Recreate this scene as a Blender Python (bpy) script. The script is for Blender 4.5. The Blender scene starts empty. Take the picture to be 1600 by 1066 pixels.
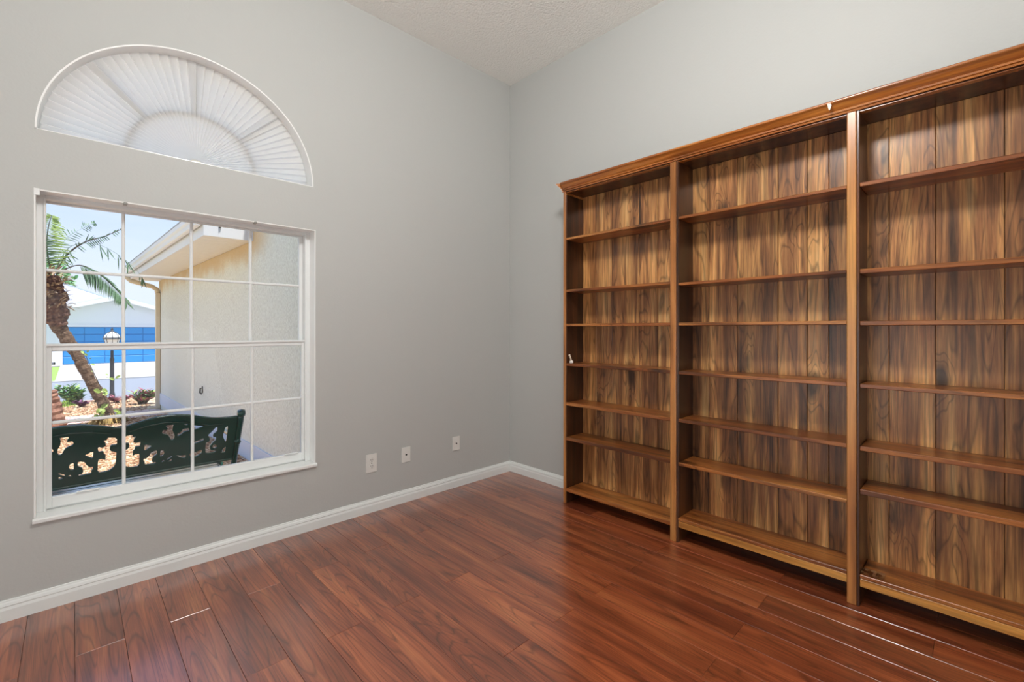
import bpy, bmesh, math, random
from mathutils import Vector, Matrix, noise as mnoise
random.seed(7)
SC = bpy.context.scene
COL = SC.collection
PI = math.pi

# ------------------------------------------------------------------ camera
YAW = math.radians(46)
FW = Vector((math.cos(YAW), math.sin(YAW), 0))
cam_d = bpy.data.cameras.new('camera')
cam = bpy.data.objects.new('camera', cam_d); COL.objects.link(cam)
cam.location = (-2.568, -2.682, 1.15)
cam.rotation_euler = FW.to_track_quat('-Z', 'Y').to_euler()
cam_d.sensor_width = 36; cam_d.lens = 16.0; cam_d.shift_y = -0.01125
cam_d.clip_start = 0.05; cam_d.clip_end = 300
SC.camera = cam

# ------------------------------------------------------------------ sky, sun, added room lights, exposure
SC.view_settings.view_transform = 'Standard'
SC.view_settings.look = 'None'
SC.view_settings.exposure = 0.0
SC.view_settings.gamma = 1.0
SC.view_settings.use_curve_mapping = False

def lin(h):
    h = h.lstrip('#'); v = [int(h[i:i+2], 16)/255 for i in (0, 2, 4)]
    return tuple((c/12.92 if c <= .04045 else ((c+.055)/1.055)**2.4) for c in v) + (1.0,)

world = bpy.data.worlds.new('sky'); SC.world = world; world.use_nodes = True
wt = world.node_tree; wt.nodes.clear()
wo = wt.nodes.new('ShaderNodeOutputWorld'); wb = wt.nodes.new('ShaderNodeBackground')
tc = wt.nodes.new('ShaderNodeTexCoord'); sep = wt.nodes.new('ShaderNodeSeparateXYZ')
rmp = wt.nodes.new('ShaderNodeValToRGB')
cr = rmp.color_ramp; cr.elements[0].position = 0.0; cr.elements[0].color = lin('#e6ecfb')
cr.elements[1].position = 1.0; cr.elements[1].color = lin('#7fa6e6')
e = cr.elements.new(0.12); e.color = lin('#dbe7fd')
e = cr.elements.new(0.32); e.color = lin('#abc9fb')
mp = wt.nodes.new('ShaderNodeMapping'); mp.inputs['Scale'].default_value = (1.6, 1.6, 9.0)
cn = wt.nodes.new('ShaderNodeTexNoise'); cn.inputs['Scale'].default_value = 2.2; cn.inputs['Detail'].default_value = 6
cm = wt.nodes.new('ShaderNodeMapRange'); cm.inputs['From Min'].default_value = .45; cm.inputs['From Max'].default_value = .8
cm.inputs['To Max'].default_value = .4
mx = wt.nodes.new('ShaderNodeMix'); mx.data_type = 'RGBA'; mx.inputs['B'].default_value = lin('#eef2fd')
L = wt.links.new
L(tc.outputs['Generated'], sep.inputs[0]); L(sep.outputs['Z'], rmp.inputs[0])
L(tc.outputs['Generated'], mp.inputs[0]); L(mp.outputs[0], cn.inputs['Vector']); L(cn.outputs['Fac'], cm.inputs['Value'])
L(rmp.outputs[0], mx.inputs['A']); L(cm.outputs[0], mx.inputs['Factor']); L(mx.outputs['Result'], wb.inputs['Color'])
wb.inputs['Strength'].default_value = 1.2
L(wb.outputs[0], wo.inputs['Surface'])

def light(name, kind, loc, direction, energy, size=None, size_y=None, color=(1, 1, 1)):
    d = bpy.data.lights.new(name, kind); d.energy = energy; d.color = color
    if kind == 'AREA':
        d.size = size
        if size_y: d.shape = 'RECTANGLE'; d.size_y = size_y
        else: d.shape = 'DISK'
    o = bpy.data.objects.new(name, d); COL.objects.link(o); o.location = loc
    o.rotation_euler = Vector(direction).to_track_quat('-Z', 'Y').to_euler()
    return o
sun = light('sun', 'SUN', (0, -10, 12), (-.08, .22, -.97), 8.5, color=(1, .96, .9)); sun.data.angle = math.radians(1.2)
CEIL_Z = 3.137
cl_ = light('added_key_light', 'POINT', (-1.85, -2.1, 2.86), (0, 0, -1), 92, color=(1, 1, .985)); cl_.data.shadow_soft_size = .16  # key light added from above, at the added unseen ceiling fixture
light('side_fill_light', 'AREA', (-4.3, -1.7, 1.25), (1, .0, .5), 24, 2.2, 2.4, color=(.985, 1, 1))  # added fill light; no doorway is built in this wall
light('rear_fill_light', 'AREA', (-2.2, -4.4, 1.25), (.15, 1, .5), 24, 2.0, 2.4, color=(.985, 1, 1))  # added fill from behind; the rear wall is solid

# ------------------------------------------------------------------ node helpers
class NT:
    def __init__(s, name, **pr):
        s.m = bpy.data.materials.new(name); s.m.use_nodes = True
        s.t = s.m.node_tree; s.t.nodes.clear()
        s.out = s.t.nodes.new('ShaderNodeOutputMaterial')
        s.b = s.t.nodes.new('ShaderNodeBsdfPrincipled')
        s.t.links.new(s.b.outputs[0], s.out.inputs[0])
        for k, v in pr.items(): s.b.inputs[k.replace('_', ' ')].default_value = v
    def n(s, typ, props=None, **ins):
        nd = s.t.nodes.new('ShaderNode'+typ)
        for k, v in (props or {}).items(): setattr(nd, k, v)
        for k, v in ins.items():
            key = int(k[1:]) if (k[0] == 'i' and k[1:].isdigit()) else k.replace('_', ' ')
            if hasattr(v, 'is_output'): s.t.links.new(v, nd.inputs[key])
            else: nd.inputs[key].default_value = v
        return nd
    def math(s, op, a, b=0.0, c=0.0):
        nd = s.n('Math', {'operation': op}, i0=a, i1=b, i2=c); return nd.outputs[0]
    def ramp(s, fac, stops, interp='LINEAR'):
        nd = s.t.nodes.new('ShaderNodeValToRGB'); r = nd.color_ramp; r.interpolation = interp
        while len(r.elements) > 2: r.elements.remove(r.elements[-1])
        r.elements[0].position = stops[0][0]; r.elements[0].color = stops[0][1]
        r.elements[1].position = stops[-1][0]; r.elements[1].color = stops[-1][1]
        for p, c in stops[1:-1]:
            x = r.elements.new(p); x.color = c
        s.t.links.new(fac, nd.inputs[0]); return nd.outputs[0]
    def mix(s, f, a, b, bt='MIX'):
        nd = s.t.nodes.new('ShaderNodeMix'); nd.data_type = 'RGBA'; nd.blend_type = bt
        for k, v in (('Factor', f), ('A', a), ('B', b)):
            if hasattr(v, 'is_output'): s.t.links.new(v, nd.inputs[k])
            else: nd.inputs[k].default_value = v
        return nd.outputs['Result']
    def set(s, key, v):
        if hasattr(v, 'is_output'): s.t.links.new(v, s.b.inputs[key])
        else: s.b.inputs[key].default_value = v
    def bump(s, h, strength=.3, dist=.005):
        nd = s.n('Bump', None, Strength=strength, Distance=dist, Height=h)
        s.t.links.new(nd.outputs[0], s.b.inputs['Normal'])

def g(v): return (v, v, v, 1)

def plain(name, col, rough=.5, metal=0.0, bump=0, bscale=60, var=0.0):
    M = NT(name, Base_Color=lin(col), Roughness=rough, Metallic=metal)
    if bump or var:
        tc = M.n('TexCoord')
        nz = M.n('TexNoise', None, Vector=tc.outputs['Object'], Scale=bscale, Detail=4.0)
        if bump: M.bump(nz.outputs['Fac'], bump, .004)
        if var:
            c = lin(col)
            M.set('Base Color', M.ramp(nz.outputs['Fac'], [(.3, tuple(x*(1-var) for x in c[:3])+(1,)), (.7, tuple(min(1, x*(1+var)) for x in c[:3])+(1,))]))
    return M.m

def wood(name, axis, cols, freq=9, knots=1.0, rough=.32, stretch=.13, scale=7.0, fine=.35, coat=.3, var=.35, dark=.5, objvar=.25, ior=1.5, coatr=.22, lw=.45, sd=3.0, dist=.35):
    """wood with elongated figure along one local axis; every piece takes its own offset"""
    M = NT(name, Roughness=rough)
    M.b.inputs['Coat Weight'].default_value = coat; M.b.inputs['Coat Roughness'].default_value = coatr
    M.b.inputs['IOR'].default_value = ior
    tc = M.n('TexCoord'); oi = M.n('ObjectInfo')
    off = M.n('VectorMath', {'operation': 'MULTIPLY'}, i0=oi.outputs['Random'], i1=(37.0, 53.0, 71.0))
    pos = M.n('VectorMath', {'operation': 'ADD'}, i0=tc.outputs['Object'], i1=off.outputs[0])
    sc = [1.0, 1.0, 1.0]; sc['XYZ'.index(axis)] = stretch
    st = M.n('VectorMath', {'operation': 'MULTIPLY'}, i0=pos.outputs[0], i1=tuple(sc))
    n1 = M.n('TexNoise', None, Vector=st.outputs[0], Scale=scale, Detail=1.6, Roughness=.45, Distortion=dist)
    # knots
    sk = [1.0, 1.0, 1.0]; sk['XYZ'.index(axis)] = .42
    kv = M.n('VectorMath', {'operation': 'MULTIPLY'}, i0=pos.outputs[0], i1=tuple(sk))
    kw = M.n('TexNoise', None, Vector=kv.outputs[0], Scale=14.0, Detail=2.0)
    kadd = M.n('VectorMath', {'operation': 'MULTIPLY_ADD'}, i0=kw.outputs['Color'], i1=(.05, .05, .05), i2=kv.outputs[0])
    vo = M.n('TexVoronoi', None, Vector=kadd.outputs[0], Scale=5.2)
    kd = M.n('MapRange', {'interpolation_type': 'SMOOTHERSTEP'}, Value=vo.outputs['Distance'], From_Min=.02, From_Max=.42, To_Min=1.0, To_Max=0.0)
    sel = M.n('SeparateColor', None, Color=vo.outputs['Color'])
    ksel = M.math('GREATER_THAN', sel.outputs[0], .40)
    kk = M.math('MULTIPLY', kd.outputs[0], M.math('MULTIPLY', ksel, knots))
    ring = M.math('ADD', M.math('MULTIPLY', n1.outputs['Fac'], freq), M.math('MULTIPLY', kk, 2.6))
    line = M.math('PINGPONG', ring, .5)                       # 0..0.5
    line = M.math('MULTIPLY', line, 2.0)
    # fine fibre
    sf = [1.0, 1.0, 1.0]; sf['XYZ'.index(axis)] = .025
    fv = M.n('VectorMath', {'operation': 'MULTIPLY'}, i0=pos.outputs[0], i1=tuple(sf))
    nf = M.n('TexNoise', None, Vector=fv.outputs[0], Scale=150.0, Detail=3.0)
    # broad streaks
    ss = [1.0, 1.0, 1.0]; ss['XYZ'.index(axis)] = .07
    sv = M.n('VectorMath', {'operation': 'MULTIPLY'}, i0=pos.outputs[0], i1=tuple(ss))
    ns = M.n('TexNoise', None, Vector=sv.outputs[0], Scale=16.0, Detail=sd, Roughness=.62)
    base = M.ramp(ns.outputs['Fac'], [(.30, cols[0]), (.47, cols[1]), (.58, cols[2]), (.75, cols[3])])
    lm = M.n('MapRange', None, Value=line, From_Min=.0, From_Max=lw, To_Min=1-dark, To_Max=1.0)
    c = M.mix(1.0, base, M.n('CombineColor', None, Red=lm.outputs[0], Green=lm.outputs[0], Blue=lm.outputs[0]).outputs[0], 'MULTIPLY')
    fm = M.n('MapRange', None, Value=nf.outputs['Fac'], From_Min=.3, From_Max=.7, To_Min=1-fine, To_Max=1+fine*.5)
    c = M.mix(1.0, c, M.n('CombineColor', None, Red=fm.outputs[0], Green=fm.outputs[0], Blue=fm.outputs[0]).outputs[0], 'MULTIPLY')
    kc = M.n('MapRange', None, Value=kk, From_Min=.55, From_Max=1.0, To_Min=0.0, To_Max=.85)
    c = M.mix(kc.outputs[0], c, cols[4])
    rv = M.n('MapRange', None, Value=oi.outputs['Random'], To_Min=1-objvar, To_Max=1+objvar)
    c = M.mix(1.0, c, M.n('CombineColor', None, Red=rv.outputs[0], Green=rv.outputs[0], Blue=rv.outputs[0]).outputs[0], 'MULTIPLY')
    M.set('Base Color', c)
    M.bump(fm.outputs[0], .12, .0008)
    return M.m

# ------------------------------------------------------------------ geometry helpers
class MB:
    def __init__(s): s.bm = bmesh.new()
    def box(s, x0, x1, y0, y1, z0, z1, bev=0.0, seg=1, rot=None, piv=None):
        r = bmesh.ops.create_cube(s.bm, size=1)
        vs = r['verts']
        for v in vs:
            v.co = Vector(((x0+x1)/2+v.co.x*(x1-x0), (y0+y1)/2+v.co.y*(y1-y0), (z0+z1)/2+v.co.z*(z1-z0)))
        if bev:
            es = list({e for v in vs for e in v.link_edges})
            r2 = bmesh.ops.bevel(s.bm, geom=es, offset=bev, segments=seg, affect='EDGES', profile=.6)
            vs = list({v for f in r2['faces'] for v in f.verts} | {v for v in vs if v.is_valid})
        if rot is not None:
            p = Vector(piv) if piv is not None else Vector(((x0+x1)/2, (y0+y1)/2, (z0+z1)/2))
            for v in vs: v.co = rot @ (v.co-p) + p
        return s
    def prism(s, pts, axis, a0, a1):
        """closed outline extruded along an axis. pts in the other two axes (order x,y,z without axis)"""
        def mk(p, a):
            if axis == 'X': return (a, p[0], p[1])
            if axis == 'Y': return (p[0], a, p[1])
            return (p[0], p[1], a)
        A = [s.bm.verts.new(mk(p, a0)) for p in pts]; B = [s.bm.verts.new(mk(p, a1)) for p in pts]
        n = len(pts)
        for i in range(n): s.bm.faces.new((A[i], A[(i+1) % n], B[(i+1) % n], B[i]))
        s.bm.faces.new(A); s.bm.faces.new(B[::-1])
        return s
    def tube(s, pts, rad, seg=8, cap=True):
        pts = [Vector(p) for p in pts]
        if not hasattr(rad, '__len__'): rad = [rad]*len(pts)
        prev = None; rings = []
        up = None
        for i, p in enumerate(pts):
            d = (pts[min(i+1, len(pts)-1)]-pts[max(i-1, 0)]).normalized()
            if up is None:
                up = Vector((0, 0, 1)) if abs(d.z) < .9 else Vector((1, 0, 0))
            u = (up-d*up.dot(d)).normalized(); w = d.cross(u); up = u
            ring = [s.bm.verts.new(p+(u*math.cos(2*PI*k/seg)+w*math.sin(2*PI*k/seg))*rad[i]) for k in range(seg)]
            if prev:
                for k in range(seg): s.bm.faces.new((prev[k], prev[(k+1) % seg], ring[(k+1) % seg], ring[k]))
            rings.append(ring); prev = ring
        if cap and seg > 2:
            s.bm.faces.new(rings[0][::-1]); s.bm.faces.new(rings[-1])
        return s
    def lathe(s, prof, cx, cy, cz=0.0, seg=16, axis='Z'):
        rings = []
        for r, h in prof:
            ring = []
            for k in range(seg):
                a = 2*PI*k/seg
                if axis == 'Z': co = (cx+r*math.cos(a), cy+r*math.sin(a), cz+h)
                elif axis == 'Y': co = (cx+r*math.cos(a), cy+h, cz+r*math.sin(a))
                else: co = (cx+h, cy+r*math.cos(a), cz+r*math.sin(a))
                ring.append(s.bm.verts.new(co))
            rings.append(ring)
        for a, b in zip(rings, rings[1:]):
            for k in range(seg): s.bm.faces.new((a[k], a[(k+1) % seg], b[(k+1) % seg], b[k]))
        s.bm.faces.new(rings[0]); s.bm.faces.new(rings[-1][::-1])
        return s
    def poly(s, pts): s.bm.faces.new([s.bm.verts.new(p) for p in pts]); return s
    def leaf(s, base, tip, width, normal, bend=0.0, fold=.15):
        b = Vector(base); t = Vector(tip); d = t-b; n = Vector(normal).normalized(); w = d.cross(n).normalized()*width
        vs = []
        for f, ww in ((0, .12), (.3, .9), (.65, .8), (1, .04)):
            c = b+d*f+n*bend*math.sin(PI*f)*d.length
            vs.append((s.bm.verts.new(c-w*ww*.5+n*fold*width*ww), s.bm.verts.new(c), s.bm.verts.new(c+w*ww*.5+n*fold*width*ww)))
        for a, c in zip(vs, vs[1:]):
            s.bm.faces.new((a[0], a[1], c[1], c[0])); s.bm.faces.new((a[1], a[2], c[2], c[1]))
        return s
    def mesh(s, name, origin=None, smooth=False):
        bmesh.ops.recalc_face_normals(s.bm, faces=s.bm.faces)
        if origin is None:
            xs = [v.co for v in s.bm.verts]
            mn = Vector([min(c[i] for c in xs) for i in range(3)]); mxx = Vector([max(c[i] for c in xs) for i in range(3)])
            origin = (mn+mxx)/2
        origin = Vector(origin)
        for v in s.bm.verts: v.co -= origin
        if smooth:
            for f in s.bm.faces: f.smooth = True
        me = bpy.data.meshes.new(name); s.bm.to_mesh(me); s.bm.free()
        return me, origin

WL = {}
def link(name, me, mat, parent=None, loc=(0, 0, 0)):
    o = bpy.data.objects.new(name, me); COL.objects.link(o)
    if mat is not None and not me.materials: me.materials.append(mat)
    loc = Vector(loc)
    WL[o] = loc.copy()
    if parent: o.parent = parent; o.location = loc-WL[parent]
    else: o.location = loc
    return o
def part(name, mb, mat, parent=None, origin=None, smooth=False):
    me, og = mb.mesh(name, origin, smooth)
    return link(name, me, mat, parent, og)
def smooth_angle(o, deg=35):
    for p in o.data.polygons: p.use_smooth = True
    try:
        o.data.set_sharp_from_angle(angle=math.radians(deg))
    except Exception: pass
    return o
def tag(o, label=None, cat=None, group=None, kind=None):
    if label: o['label'] = label
    if cat: o['category'] = cat
    if group: o['group'] = group
    if kind: o['kind'] = kind
    return o
def empty(name, loc, label=None, cat=None, group=None, kind=None):
    o = bpy.data.objects.new(name, None); COL.objects.link(o); o.location = loc; o.empty_display_size = .1
    WL[o] = Vector(loc); return tag(o, label, cat, group, kind)
def soften(pts, it=1):
    for _ in range(it):
        q = []
        for i in range(len(pts)):
            a, b = pts[i], pts[(i+1) % len(pts)]
            q += [(a[0]*.84+b[0]*.16, a[1]*.84+b[1]*.16), (a[0]*.16+b[0]*.84, a[1]*.16+b[1]*.84)]
        pts = q
    return pts
def flat_solid(name, outer, holes, depth, mp_):
    """solid sheet with holes; mp_(u, v, w) -> world point, w in 0..depth"""
    cu = bpy.data.curves.new(name, 'CURVE'); cu.dimensions = '2D'; cu.fill_mode = 'BOTH'; cu.extrude = depth/2
    for lp in [outer]+holes:
        sp = cu.splines.new('POLY'); sp.points.add(len(lp)-1)
        for i, p in enumerate(lp): sp.points[i].co = (p[0], p[1], 0, 1)
        sp.use_cyclic_u = True
    ob = bpy.data.objects.new(name, cu); COL.objects.link(ob)
    dg = bpy.context.evaluated_depsgraph_get(); me = bpy.data.meshes.new_from_object(ob.evaluated_get(dg))
    bpy.data.objects.remove(ob); bpy.data.curves.remove(cu)
    me.name = name
    mb = MB(); mb.bm.from_mesh(me); bpy.data.meshes.remove(me)
    bmesh.ops.remove_doubles(mb.bm, verts=mb.bm.verts, dist=1e-5)
    for v in mb.bm.verts: v.co = Vector(mp_(v.co.x, v.co.y, v.co.z+depth/2))
    return mb

# ------------------------------------------------------------------ materials
def paint(name, col, bs, bscale, rough=.6):
    M = NT(name, Base_Color=lin(col), Roughness=rough)
    tc = M.n('TexCoord')
    n1 = M.n('TexNoise', None, Vector=tc.outputs['Object'], Scale=bscale, Detail=3.0)
    M.bump(n1.outputs['Fac'], bs, .002)
    return M.m
M_wall = paint('gray_wall_paint', '#bebfbc', .25, 90)
M_white = plain('white_trim_paint', '#eceeec', .35, bump=.05)
M_base = plain('white_baseboard_paint', '#e9ecea', .4)
M_frame = plain('white_window_vinyl', '#eef0ef', .35)
M_reveal = plain('white_reveal_paint', '#f6f6f4', .28)
M_reveal.node_tree.nodes['Principled BSDF'].inputs['Coat Weight'].default_value = .8
M_reveal.node_tree.nodes['Principled BSDF'].inputs['Coat Roughness'].default_value = .2
def mk_ceiling():
    M = NT('popcorn_ceiling', Base_Color=lin('#f7f7f2'), Roughness=.9)
    tc = M.n('TexCoord')
    v = M.n('TexVoronoi', None, Vector=tc.outputs['Object'], Scale=75.0)
    n = M.n('TexNoise', None, Vector=tc.outputs['Object'], Scale=48.0, Detail=4.0)
    h = M.math('ADD', M.math('MULTIPLY', v.outputs['Distance'], -1.0), n.outputs['Fac'])
    M.bump(h, .45, .007)
    return M.m
M_ceil = mk_ceiling()

def C5(*h): return [lin(x) for x in h]
M_floor = wood('red_brown_laminate', 'Y', C5('#6c3220', '#8c4629', '#a35632', '#bb6f42', '#3a1a14'), freq=32, knots=.0,
               rough=.30, stretch=.075, scale=7.0, fine=.30, coat=.9, dark=.44, objvar=.14, ior=1.5, coatr=.2, lw=.30, sd=4.0)
M_floor.node_tree.nodes['Principled BSDF'].inputs['Coat IOR'].default_value = 1.75
M_back = wood('knotty_back_boards', 'Z', C5('#482b18', '#a87042', '#daa060', '#f7ca8a', '#1a0d07'), freq=13, knots=1.0,
              rough=.34, stretch=.10, scale=8, fine=.42, coat=.3, dark=.5, objvar=.2, lw=.36, sd=6.0, dist=.8)
M_shelf = wood('varnished_shelf_boards', 'Y', C5('#3f200e', '#8a4c22', '#ac6a31', '#d0904c', '#1c0d08'), freq=6, knots=1.0,
               rough=.30, stretch=.08, scale=6, fine=.3, coat=.3, sd=5.0, lw=.3, dark=.45, objvar=.12)
M_post = wood('orange_varnished_posts', 'Z', C5('#8a5526', '#b07038', '#c08145', '#d09654', '#5a3218'), freq=3, knots=.0,
              rough=.3, stretch=.06, scale=8, fine=.22, coat=.3, dark=.2, objvar=.05)
M_side = wood('shaded_side_boards', 'Z', C5('#28150b', '#422413', '#553017', '#6d4020', '#160b06'), freq=6, knots=.6,
              rough=.3, stretch=.08, scale=6, fine=.22, coat=.3, dark=.35, objvar=.1)  # bay sides, top and backing: shade darkened into the wood colour
M_corn = wood('red_brown_cornice', 'Y', C5('#6b3514', '#985420', '#b26b2a', '#c8853c', '#2d150b'), freq=3, knots=.2,
              rough=.22, stretch=.05, scale=6, fine=.2, coat=.6, dark=.25, objvar=.05)
M_apron = wood('golden_apron_boards', 'Y', C5('#8f5a26', '#bb7c37', '#cf9145', '#dfa75a', '#4a2814'), freq=4, knots=.4,
               rough=.3, stretch=.06, scale=7, fine=.22, coat=.3, dark=.3, objvar=.06)

def mk_glass():
    M = NT('window_glass')
    t = M.t; t.nodes.remove(M.b)
    tr = t.nodes.new('ShaderNodeBsdfTransparent'); gl = t.nodes.new('ShaderNodeBsdfGlossy'); gl.inputs['Roughness'].default_value = .02
    fr = t.nodes.new('ShaderNodeFresnel'); fr.inputs['IOR'].default_value = 1.25
    mxs = t.nodes.new('ShaderNodeMixShader'); tr.inputs['Color'].default_value = (.97, .985, .98, 1)
    t.links.new(fr.outputs[0], mxs.inputs[0]); t.links.new(tr.outputs[0], mxs.inputs[1]); t.links.new(gl.outputs[0], mxs.inputs[2])
    t.links.new(mxs.outputs[0], M.out.inputs[0]); return M.m
M_glass = mk_glass()
def mk_shade():
    M = NT('white_pleated_fabric')
    t = M.t; t.nodes.remove(M.b)
    d = t.nodes.new('ShaderNodeBsdfDiffuse'); d.inputs['Color'].default_value = g(.95)
    tr = t.nodes.new('ShaderNodeBsdfTranslucent'); tr.inputs['Color'].default_value = g(.97)
    mxs = t.nodes.new('ShaderNodeMixShader'); mxs.inputs[0].default_value = .6
    t.links.new(d.outputs[0], mxs.inputs[1]); t.links.new(tr.outputs[0], mxs.inputs[2]); t.links.new(mxs.outputs[0], M.out.inputs[0])
    return M.m
M_shade = mk_shade()

# ------------------------------------------------------------------ room shell
RX0, RY0 = -4.4, -4.5
WT = .16
def arch_pts(cx, cz, rx, rz, n=48, a0=0, a1=PI): return [(cx+rx*math.cos(a0+(a1-a0)*i/n), cz+rz*math.sin(a0+(a1-a0)*i/n)) for i in range(n+1)]
WX0, WX1, WZ0, WZ1 = -2.682, -1.556, .362, 1.725
AX, AZ, ARX, ARZ = -2.124, 1.970, .5555, .530
hole1 = [(WX0, WZ0), (WX1, WZ0), (WX1, WZ1), (WX0, WZ1)]
hole2 = arch_pts(AX, AZ, ARX, ARZ)
wall = part('wall_left', flat_solid('wall_left', [(RX0-.16, -.3), (.16, -.3), (.16, 3.35), (RX0-.16, 3.35)], [hole1, hole2], WT, lambda u, v, w: (u, w, v)), M_wall)
tag(wall, kind='structure')
w = part('wall_right', MB().box(0, .16, RY0, 0, -.3, 3.35), M_wall); tag(w, kind='structure')
w = part('wall_rear', MB().box(RX0-.16, .16, RY0-.16, RY0, -.3, 3.35), M_wall); tag(w, kind='structure')
w = part('wall_far', MB().box(RX0-.16, RX0, RY0, 0, -.3, 3.35), M_wall); tag(w, kind='structure')
c = part('ceiling', MB().box(RX0, 0, RY0, 0, CEIL_Z, CEIL_Z+.2), M_ceil); tag(c, kind='structure')

# floor: slab with laminate planks (0.135 x 1.046 m, half-staggered)
fl = part('floor', MB().box(RX0, 0, RY0, 0, -.1, -.009), plain('floor_underlay', '#1f120c', .9)); tag(fl, kind='structure')
PW, PL = .135, 1.046
XS0 = -2.562
PM = {}
def plank_mesh(wd, ln):
    k = (round(wd, 3), round(ln, 3))
    if k not in PM:
        mb = MB(); mb.box(-wd/2+.0005, wd/2-.0005, -ln/2+.0005, ln/2-.0005, -.009, 0, bev=.0007)
        me, _ = mb.mesh('plank', (0, 0, 0)); me.materials.append(M_floor); PM[k] = me
    return PM[k]
r = -14
while XS0+PW*r < 0:
    xa, xb = max(XS0+PW*r, RX0), min(XS0+PW*(r+1), 0)
    if xb-xa > .01:
        y = .058 + (0 if r % 2 else -.523) + 2*PL
        while y > RY0:
            ya, yb = max(y-PL, RY0), min(y, 0)
            if yb-ya > .02: link('plank', plank_mesh(xb-xa, yb-ya), M_floor, fl, ((xa+xb)/2, (ya+yb)/2, 0))
            y -= PL
    r += 1

# baseboards
BP = [(0, 0), (.014, 0), (.014, .045), (.012, .052), (.011, .056), (.0125, .060), (.009, .070), (.006, .074), (.005, .079), (0, .081)]
b = part('baseboard_left', MB().prism([(-p[0], p[1]) for p in BP], 'X', RX0, 0), M_base); tag(b, kind='structure')
b = part('baseboard_right', MB().prism([(-p[0], p[1]) for p in BP], 'Y', RY0, -.0001), M_base); tag(b, kind='structure')
b = part('baseboard_rear', MB().prism([(RY0+p[0], p[1]) for p in BP], 'X', RX0, 0), M_base); tag(b, kind='structure')
b = part('baseboard_far', MB().prism([(RX0+p[0], p[1]) for p in BP], 'Y', RY0, 0), M_base); tag(b, kind='structure')

# unseen ceiling lamp, added to go with the key light
lamp = empty('added_ceiling_lamp', (-1.85, -2.1, CEIL_Z), 'round white flush ceiling lamp added out of view to light the room', 'lamp')
part('lamp_base', MB().lathe([(.05, 0), (.2, 0), (.24, -.03), (.24, -.06), (.05, -.06)], -1.85, -2.1, CEIL_Z, 32), M_white, lamp)
ME = NT('glowing_diffuser', Base_Color=g(.9), Roughness=.5); ME.b.inputs['Emission Color'].default_value = (1, .95, .88, 1); ME.b.inputs['Emission Strength'].default_value = 3
part('diffuser', MB().lathe([(.235, -.062), (.23, -.10), (.18, -.135), (.08, -.155), (.01, -.16)], -1.85, -2.1, CEIL_Z, 32), ME.m, lamp, smooth=True)

# ------------------------------------------------------------------ window_1: single-hung with grilles
win = empty('window_1', ((WX0+WX1)/2, .08, WZ0), 'white single-hung window with sixteen panes in the gray wall', None, None, 'structure')
MF = M_frame
st = part('window_stool', MB().prism([(-.016, .363), (-.016, .374), (-.010, .379), (.125, .379), (.125, .355), (0, .355), (-.004, .360)], 'X', WX0-.003, WX1+.003), M_white, win)
t_ = .006
part('side_reveal', MB().box(WX0, WX0+t_, .0005, .078, .379, WZ1, .001), M_reveal, win)
part('side_reveal', MB().box(WX1-t_, WX1, .0005, .078, .379, WZ1, .001), M_reveal, win)
part('head_reveal', MB().box(WX0+t_, WX1-t_, .0005, .078, WZ1-t_, WZ1, .001), M_reveal, win)
# outer frame
fr = MB()
fr.box(WX0, WX0+.030, .078, .158, .379, WZ1, .002); fr.box(WX1-.030, WX1, .078, .158, .379, WZ1, .002)
fr.box(WX0+.03, WX1-.03, .078, .158, WZ1-.022, WZ1, .002); fr.box(WX0+.03, WX1-.03, .095, .158, .379, .395, .002)
fr.box(WX0+.026, WX0+.034, .072, .080, .379, WZ1-.02, .0015); fr.box(WX1-.034, WX1-.026, .072, .080, .379, WZ1-.02, .0015)
part('window_frame', fr, MF, win)
VX = [-2.396, -2.131, -1.861]
def sash(name, x0, x1, z0, z1, gx0, gx1, gz0, gz1, y0, y1, hz, vx):
    m = MB()
    m.box(x0, gx0, y0, y1, z0, z1, .002); m.box(gx1, x1, y0, y1, z0, z1, .002)
    m.box(gx0, gx1, y0, y1, z0, gz0, .002); m.box(gx0, gx1, y0, y1, gz1, z1, .002)
    s = part(name, m, MF, win)
    ym = (y0+y1)/2
    xs = [gx0]+vx+[gx1]; zs = [gz0, hz, gz1]
    for i in range(3):
        for j in range(2):
            part('muntin', MB().box(vx[i]-.0065, vx[i]+.0065, ym-.009, ym+.009, zs[j], zs[j+1], .003), MF, s)
    part('muntin', MB().box(gx0, gx1, ym-.0095, ym+.0095, hz-.0065, hz+.0065, .003), MF, s)
    for i in range(4):
        for j in range(2):
            part('pane', MB().box(xs[i], xs[i+1], ym-.0015, ym+.0015, zs[j], zs[j+1]), M_glass, s)
    return s
up = sash('upper_sash', WX0+.03, WX1-.03, 1.055, WZ1-.022, -2.650, -1.606, 1.088, 1.697, .122, .146, 1.407, VX)
lo = sash('lower_sash', WX0+.03, WX1-.03, .386, 1.086, -2.632, -1.604, .431, 1.057, .088, .114, .7485, VX)
part('sash_lip', MB().box(WX0+.03, WX1-.03, .080, .092, 1.078, 1.088, .0015), MF, lo)
for xx in (-2.555, -1.70):
    part('finger_pull', MB().box(xx, xx+.075, .077, .089, .433, .439, .0015), MF, lo)
part('corner_block', MB().box(WX0, WX0+.018, -.0015, .004, WZ1-.026, WZ1+.002, .001), MF, win)
for xx in (-2.396, -1.868):
    part('sash_clip', MB().box(xx-.007, xx+.007, -.0012, .03, WZ1-.012, WZ1-.0015, .002), plain('gray_clip', '#8f8d88', .4), win)

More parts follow.
